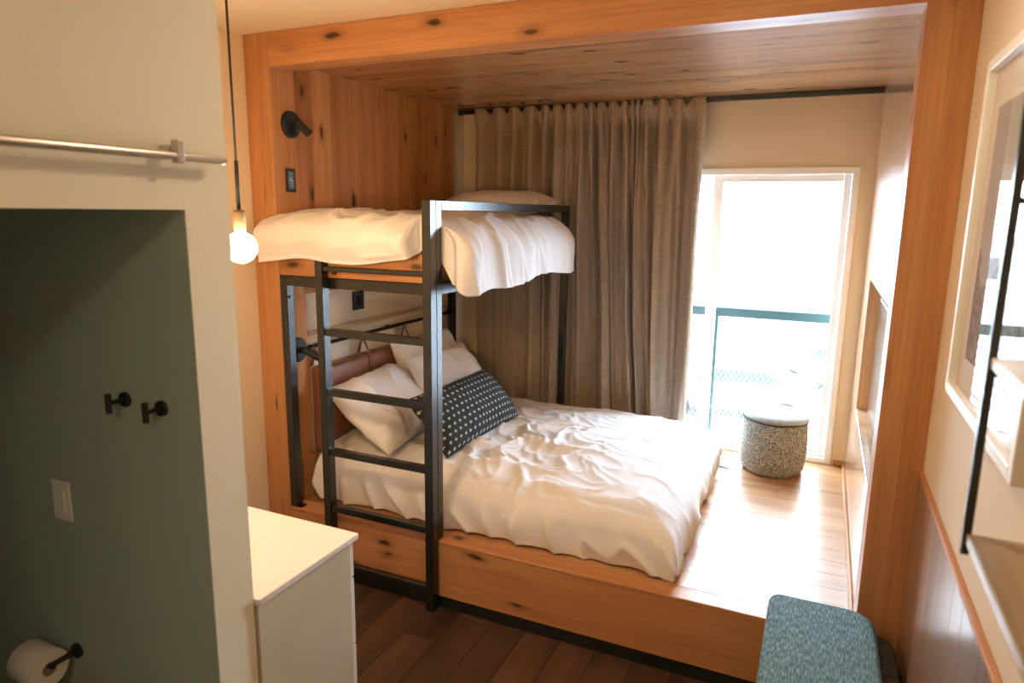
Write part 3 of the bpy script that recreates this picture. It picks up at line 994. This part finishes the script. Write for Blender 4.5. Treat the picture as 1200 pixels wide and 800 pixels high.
def curtain(i, j):
    x = CXa + i * (CXb - CXa)
    z = (ZN - 0.003) - j * (ZN - 0.003 - (ZP + 0.012))
    t = j                                   # 0 top .. 1 bottom
    ph = fold_phase(x)
    k = int(ph)
    fr = ph - k
    valley = 0.5 + 0.5 * math.cos(2 * PI * fr)     # 1 at hook gaps
    wid = knots[min(k + 1, len(knots) - 1)] - knots[min(k, len(knots) - 2)]
    amp = min(0.080, 0.95 * wid) * (0.75 + 0.5 * nz(k * 1.7, 0.3))
    amp *= 0.55 + 0.45 * sstep(0, 0.12, t)
    flat = 1 - sstep(-2.0, -1.58, x)               # the stretched-out part behind the bunk
    low = sstep(0.25, 0.42, t)
    amp *= (1 - 0.85 * flat * low) * (1 - 0.35 * flat)
    amp *= 1 - 0.6 * math.exp(-((x + 1.56) / 0.10) ** 2)
    amp *= 1 - 0.45 * sstep(0.5, 1.0, t) * (0.5 + nz(k * 0.9, 5))
    sh = (0.5 - valley)
    merge = sstep(0.06, 0.30, t) * (1 - flat)
    y = CY - 2 * amp * (sh if sh > 0 else sh * 0.9) * (1 - 0.55 * merge)
    y -= 0.050 * merge * math.cos(PI * ph + 0.6 + 0.8 * t) * (1 - 0.55 * math.exp(-((x + 1.56) / 0.10) ** 2))
    # sharpen folds
    y += 0.010 * math.sin(4 * PI * fr + k * 1.3) * (1 - flat * 0.7)
    # folds wander and lean on the way down
    mid = max(0.0, math.sin(PI * i))
    lean = mid * (0.13 * t ** 1.5 * sstep(-1.75, -1.2, x) + 0.02 * nz(x * 5, t * 2.5, 1.7) - 0.03 * t * flat)
    lean += 0.018 * math.sin(k * 2.4) * sstep(0.03, 0.5, t)
    X = x + lean * (1 - abs(2 * i - 1) ** 6)
    y += 0.030 * nz(x * 2.2, t * 1.8, 3.3) * sstep(0.1, 0.5, t) + 0.010 * nz(x * 9, t * 5, 8.1) * sstep(0.05, 0.3, t)
    # lower right flares forward toward the bed foot
    y -= 0.05 * sstep(0.55, 1.0, t) * sstep(-1.15, -0.85, x)
    # the heading sags between the hooks and is pinched
    hd = 1 - sstep(0.02, 0.07, t)
    z -= 0.040 * (valley ** 4) * (1 - sstep(0.0, 0.05, t))
    y = y * (1 - hd) + hd * min(y, CY - 0.020 - 0.03 * (1 - valley))
    y += 0.006 * nz(x * 60, t * 30) * (1 - sstep(0.02, 0.15, t))
    return Vector((X, max(CY - 0.10, min(y, CY + 0.085)), z))


bm = grid(520, 110, curtain)
cu_ = obj('curtain', bm, 'curtain_cloth', None, True)
tag(cu_, 'grey brown linen curtain hanging in folds behind the bunk', 'curtain')
sm = cu_.modifiers.new('thickness', 'SOLIDIFY')
sm.thickness = 0.0025
for g in gaps:
    obj('hook', box((g - 0.004, CY - 0.004, ZN - 0.075), (g + 0.004, CY + 0.004, ZN - 0.036), 0.001), 'black_metal', cu_)

# ------------------------------------------------------------------ pouf
PX, PY, PR, PH = -0.182, 1.705, 0.180, 0.375
pt = thing('pouf', 'round grey tweed pouf standing by the window', 'pouf', (PX, PY, ZP))
wobf = lambda a, h, r: Vector((0.004 * math.sin(3 * a + h * 9), 0.004 * math.cos(2 * a - h * 7), 0))
obj('body', lathe([(PR - 0.03, 0.001), (PR - 0.012, 0.006), (PR - 0.002, 0.03), (PR + 0.004, 0.12), (PR + 0.005, 0.22), (PR, 0.30), (PR - 0.004, 0.318), (PR - 0.02, 0.322)], (PX, PY, ZP), 'z', 56, wobf), 'pouf_wool', pt, True, 60)
obj('lid', lathe([(PR - 0.008, 0.3235), (PR + 0.001, 0.330), (PR + 0.001, 0.345), (PR - 0.014, 0.362), (PR * 0.6, 0.378), (PR * 0.2, 0.384), (0.004, 0.385)], (PX, PY, ZP), 'z', 56, wobf), 'pouf_lid', pt, True, 60)
bm = bmesh.new()
prev = None
for k in range(57):
    a = 2 * PI * k / 56
    q = Vector((PX + (PR + 0.002) * math.cos(a), PY + (PR + 0.002) * math.sin(a), ZP + 0.326 + 0.002 * math.sin(5 * a)))
    if prev:
        add_tube(bm, prev, q, 0.0045, seg=6, caps=False)
    prev = q
obj('piping', bm, 'dark_tweed', pt, True)
bm = grid(8, 4, lambda i, j: Vector((PX - PR - 0.005 - 0.13 * (1 - i), PY - 0.10 + 0.05 * j - 0.03 * i, ZP + 0.004 + 0.004 * math.sin(i * 5))))
tg = obj('care_tag', bm, 'linen', pt, True)
tg.modifiers.new('thickness', 'SOLIDIFY').thickness = 0.0015

# ------------------------------------------------------------------ television in the right recess
tv = thing('television', 'flat black television set in the recess of the right wall', 'television', (0.29, 0.62, 1.2))
obj('housing', box((0.262, 0.20, 0.925), (0.300, 1.10, 1.49), 0.004, 2), 'tv_body', tv)
obj('screen', box((0.2600, 0.208, 0.935), (0.2618, 1.092, 1.482)), 'tv_screen', tv)
obj('mount', box((0.3005, 0.5, 1.1), (0.3615, 0.8, 1.3)), 'tv_body', tv)

# ------------------------------------------------------------------ picture on the right wall
FX0, FX1 = 0.338, CXR - 0.0008
PY0, PY1, PZ0, PZ1 = -1.150, -0.385, 1.398, 2.262
pc = thing('framed_picture', 'white framed misty mountain print on the right wall', 'picture', (0.36, -0.76, 1.8))
fwid = 0.028
obj('frame_side', box((FX0, PY0, PZ0), (FX1, PY0 + fwid, PZ1), 0.002), 'white_frame', pc)
obj('frame_side', box((FX0, PY1 - fwid, PZ0), (FX1, PY1, PZ1), 0.002), 'white_frame', pc)
obj('frame_side', box((FX0, PY0 + fwid + 0.0003, PZ0), (FX1, PY1 - fwid - 0.0003, PZ0 + fwid), 0.002), 'white_frame', pc)
obj('frame_side', box((FX0, PY0 + fwid + 0.0003, PZ1 - fwid), (FX1, PY1 - fwid - 0.0003, PZ1), 0.002), 'white_frame', pc)
obj('mat_board', box((0.357, PY0 + fwid, PZ0 + fwid), (0.362, PY1 - fwid, PZ1 - fwid)), 'mat_board', pc)
obj('print', box((0.3560, PY0 + 0.12, PZ0 + 0.115), (0.3568, PY1 - 0.115, PZ1 - 0.125)), 'mountain_print', pc)
obj('glass', box((0.3475, PY0 + fwid, PZ0 + fwid), (0.3490, PY1 - fwid, PZ1 - fwid)), 'picture_glass', pc)

# ------------------------------------------------------------------ black framed wall shelf
SX = 0.238
sh = thing('wall_shelf', 'black metal wall rack with pale shelves in front of the picture', 'shelf', (0.31, -1.7, 1.35))
for yy in (-1.355, -2.10):
    up_ = obj('upright', box((SX, yy - 0.006, 1.345), (SX + 0.012, yy + 0.006, 2.30), 0.001), 'black_metal', sh)
    for zz in (1.357, 1.64, 1.895):
        obj('arm', box((SX + 0.0125, yy - 0.005, zz - 0.005), (CXR - 0.0008 if yy < -1.4 else 0.337, yy + 0.005, zz + 0.005)), 'black_metal', up_)
for zz in (1.364, 1.647):
    obj('shelf', box((SX + 0.004, -2.093, zz), (0.3365, -1.362, zz + 0.018), 0.002), 'shelf_wood' if zz < 1.5 else 'white_laminate', sh)

# ------------------------------------------------------------------ bench
be = thing('bench', 'low bench with teal tweed cushion beside the right column', 'bench', (0.15, -0.4, 0))
def slab(pts, z0, z1, bev, seg=4):
    bm = bmesh.new()
    vs = [bm.verts.new((p[0], p[1], z0)) for p in pts]
    f_ = bm.faces.new(vs)
    r = bmesh.ops.extrude_face_region(bm, geom=[f_])
    bmesh.ops.translate(bm, vec=(0, 0, z1 - z0), verts=[v for v in r['geom'] if isinstance(v, bmesh.types.BMVert)])
    bmesh.ops.recalc_face_normals(bm, faces=bm.faces[:])
    hz = [e for e in bm.edges if abs(e.verts[0].co.z - e.verts[1].co.z) < 1e-6]
    bmesh.ops.bevel(bm, geom=hz, offset=bev, segments=seg, affect='EDGES', profile=0.5)
    return bm


def rrect(x0, x1, y0, y1, rs, n=8):
    """rounded outline, radii for corners (x1,y1),(x0,y1),(x0,y0),(x1,y0)"""
    out = []
    for (cx, cy, a0), r in zip(((x1, y1, 0), (x0, y1, 90), (x0, y0, 180), (x1, y0, 270)), rs):
        ox = cx - r if cx == x1 else cx + r
        oy = cy - r if cy == y1 else cy + r
        for k in range(n + 1):
            a = math.radians(a0 + 90 * k / n)
            out.append((ox + r * math.cos(a), oy + r * math.sin(a)))
    return out


obj('base', slab(rrect(-0.055, 0.338, -0.80, -0.045, (0.07, 0.05, 0.05, 0.05)), 0.03, 0.425, 0.015), 'dark_tweed', be, True, 50)
bm = slab(rrect(-0.075, 0.275, -0.83, -0.050, (0.10, 0.045, 0.045, 0.05), 10), 0.4255, 0.505, 0.028, 5)
obj('cushion', bm, 'teal_tweed', be, True, 60)
for (xx, yy) in ((-0.02, -0.09), (0.30, -0.09), (-0.02, -0.75), (0.30, -0.75)):
    obj('leg', tube((xx, yy, 0.0), (xx, yy, 0.0295), 0.02, seg=12), 'black_matte', be)

# ------------------------------------------------------------------ dresser
dr = thing('dresser', 'birch plywood dresser with white top behind the bathroom wall', 'dresser', (-1.8, -1.1, 0))
TX0, TX1, TY0, TY1 = -2.52, -1.282, -1.343, -0.915
obj('dresser_top', box((TX0, TY0, 0.832), (TX1, TY1, 0.852), 0.003, 2), 'white_laminate', dr)
obj('side_panel', box((TX1 - 0.026, TY0 + 0.002, 0.0), (TX1 - 0.008, -0.952, 0.8315), 0.001), 'birch', dr)
obj('side_panel', box((TX0 + 0.008, TY0 + 0.002, 0.0), (TX0 + 0.026, -0.952, 0.8315), 0.001), 'birch', dr)
obj('carcass', box((TX0 + 0.027, TY0 + 0.003, 0.06), (TX1 - 0.027, -0.953, 0.830)), 'birch', dr)
for (z0, z1) in ((0.474, 0.705), (0.711, 0.826), (0.238, 0.468), (0.03, 0.232)):
    for (xa, xb) in ((TX0 + 0.008, -1.902), (-1.896, TX1 - 0.010)):
        d_ = obj('drawer', box((xa, -0.9515, z0), (xb, -0.932, z1), 0.002), 'white_laminate', dr)
        xm = (xa + xb) / 2
        obj('pull', box((xm - 0.05, -0.9315, z1 - 0.02), (xm + 0.05, -0.921, z1 - 0.008), 0.001), 'black_metal', d_)

# ------------------------------------------------------------------ pendant bulb
BX, BYY, BZ = -1.640, -0.985, 1.752
pn = thing('pendant_lamp', 'bare glowing globe bulb hanging on a black cord', 'lamp', (BX, BYY, ZC))
obj('canopy', lathe([(0.055, -0.022), (0.06, -0.018), (0.06, -0.0008), (0.02, -0.0007)], (BX, BYY, ZC), 'z', 28), 'black_matte', pn, True, 40)
obj('cord', tube((BX, BYY, BZ + 0.175), (BX, BYY, ZC - 0.022), 0.0036, seg=8), 'black_matte', pn, True)
obj('stem', tube((BX, BYY, BZ + 0.105), (BX, BYY, BZ + 0.26), 0.006, seg=10), 'black_metal', pn, True)
obj('socket', lathe([(0.017, 0.050), (0.0185, 0.052), (0.0185, 0.108), (0.012, 0.114)], (BX, BYY, BZ), 'z', 24), 'aged_brass', pn, True, 40)
prof = [(0.012, 0.052)] + [(0.0475 * math.sin(a), 0.0475 * math.cos(a)) for a in [0.32 + k * (PI - 0.34) / 18 for k in range(19)]]
obj('bulb', lathe(prof, (BX, BYY, BZ), 'z', 32), 'bulb_glow', pn, True)

# ------------------------------------------------------------------ barn door rail
br = thing('barn_door_rail', 'brushed steel sliding door rail on the pale wall', 'door rail', (BXW, -1.8, 1.98))
bar = obj('rail_bar', tube((BXW + 0.045, -3.0, 1.977), (BXW + 0.045, -1.392, 1.977), 0.0095, seg=18), 'steel', br, True, 40)
for yy in (-1.515, -2.3, -2.9):
    st = obj('standoff', tube((BXW + 0.0005, yy, 1.990), (BXW + 0.034, yy, 1.990), 0.011, seg=16), 'steel', br, True, 40)
    obj('clamp', box((BXW + 0.0345, yy - 0.009, 1.962), (BXW + 0.0565, yy + 0.009, 2.010), 0.003, 2), 'steel', st)

# ------------------------------------------------------------------ bathroom fittings
HY = -1.4708
def coat_hook(x, z, label):
    t = thing('coat_hook', label, 'hook', (x, HY, z), 'black hooks on the bathroom wall')
    obj('wall_disc', lathe([(0.019, 0.0), (0.019, -0.007), (0.017, -0.009), (0.004, -0.0092)], (x, HY, z), 'y', 28), 'black_matte', t, True, 40)
    obj('stem', tube((x, HY - 0.009, z), (x, HY - 0.042, z), 0.0055, seg=12), 'black_matte', t, True, 40)
    obj('peg', tube((x, HY - 0.047, z - 0.024), (x, HY - 0.047, z + 0.024), 0.0075, seg=14), 'black_matte', t, True, 40)


coat_hook(-1.553, 1.400, 'black peg hook farther from the doorway edge')
coat_hook(-1.424, 1.394, 'black peg hook nearest the doorway edge')
ls = thing('light_switch', 'pale rocker switch on the dark bathroom wall', 'switch', (-1.851, HY, 1.075))
obj('cover', box((-1.888, HY - 0.006, 1.018), (-1.814, HY - 0.0005, 1.132), 0.002, 2), 'white_plastic', ls)
obj('rocker', box((-1.868, HY - 0.0095, 1.041), (-1.834, HY - 0.0062, 1.109), 0.0015), 'white_plastic', ls)

hx, hz_ = -1.862, 0.612
th = thing('toilet_roll_holder', 'black bar holder below the bathroom switch', 'holder', (hx, HY, hz_))
obj('wall_disc', lathe([(0.022, 0.0), (0.022, -0.008), (0.019, -0.010), (0.004, -0.0102)], (hx, HY, hz_), 'y', 28), 'black_matte', th, True, 40)
obj('arm', tube((hx, HY - 0.010, hz_), (hx, HY - 0.082, hz_), 0.0075, seg=14), 'black_matte', th, True, 40)
obj('bar', tube((hx + 0.012, HY - 0.080, hz_), (hx - 0.14, HY - 0.080, hz_), 0.0075, seg=14), 'black_matte', th, True, 40)
rl = thing('toilet_roll', 'white toilet paper roll on the black bar', 'toilet paper', (hx - 0.055, HY - 0.08, hz_ - 0.01))
obj('paper', lathe([(0.020, -0.05), (0.055, -0.05), (0.056, -0.048), (0.056, 0.048), (0.055, 0.05), (0.020, 0.05)], (hx - 0.055, HY - 0.08, hz_ - 0.011), 'x', 36), 'paper', rl, True, 40)
obj('core', lathe([(0.0195, -0.0505), (0.0195, 0.0505)], (hx - 0.055, HY - 0.08, hz_ - 0.011), 'x', 24), 'cardboard', rl, True, 40)

# ------------------------------------------------------------------ warm ceiling lamps out of view, added for fill light
for (xx, yy, rr) in ((-0.35, -0.95, 1.0), (-0.05, -3.6, 2.2)):
    t = thing('ceiling_fill_lamp', 'unseen round warm fill lamp added over the open floor' if rr < 2 else 'unseen large round fill lamp added at the entry', 'lamp', (xx, yy, ZC))
    obj('ring', lathe([(0.10 * rr, -0.02), (0.12 * rr, -0.016), (0.12 * rr, -0.0008), (0.05, -0.0007)], (xx, yy, ZC), 'z', 32), 'white_plastic', t, True, 40)
    obj('diffuser', lathe([(0.095 * rr, -0.0235), (0.097 * rr, -0.0205), (0.02, -0.0204)], (xx, yy, ZC), 'z', 32), 'fill_lamp_glow', t, True, 40)
    ld = bpy.data.lights.new('fill_light', 'AREA')
    ld.shape = 'DISK'
    ld.size = 0.19 * rr
    ld.energy = FILL_W * (1.0 if rr < 2 else 0.8)
    ld.color = FILL_C
    lo = bpy.data.objects.new('fill_light', ld)
    link(lo, t, (xx, yy, ZC - 0.026))
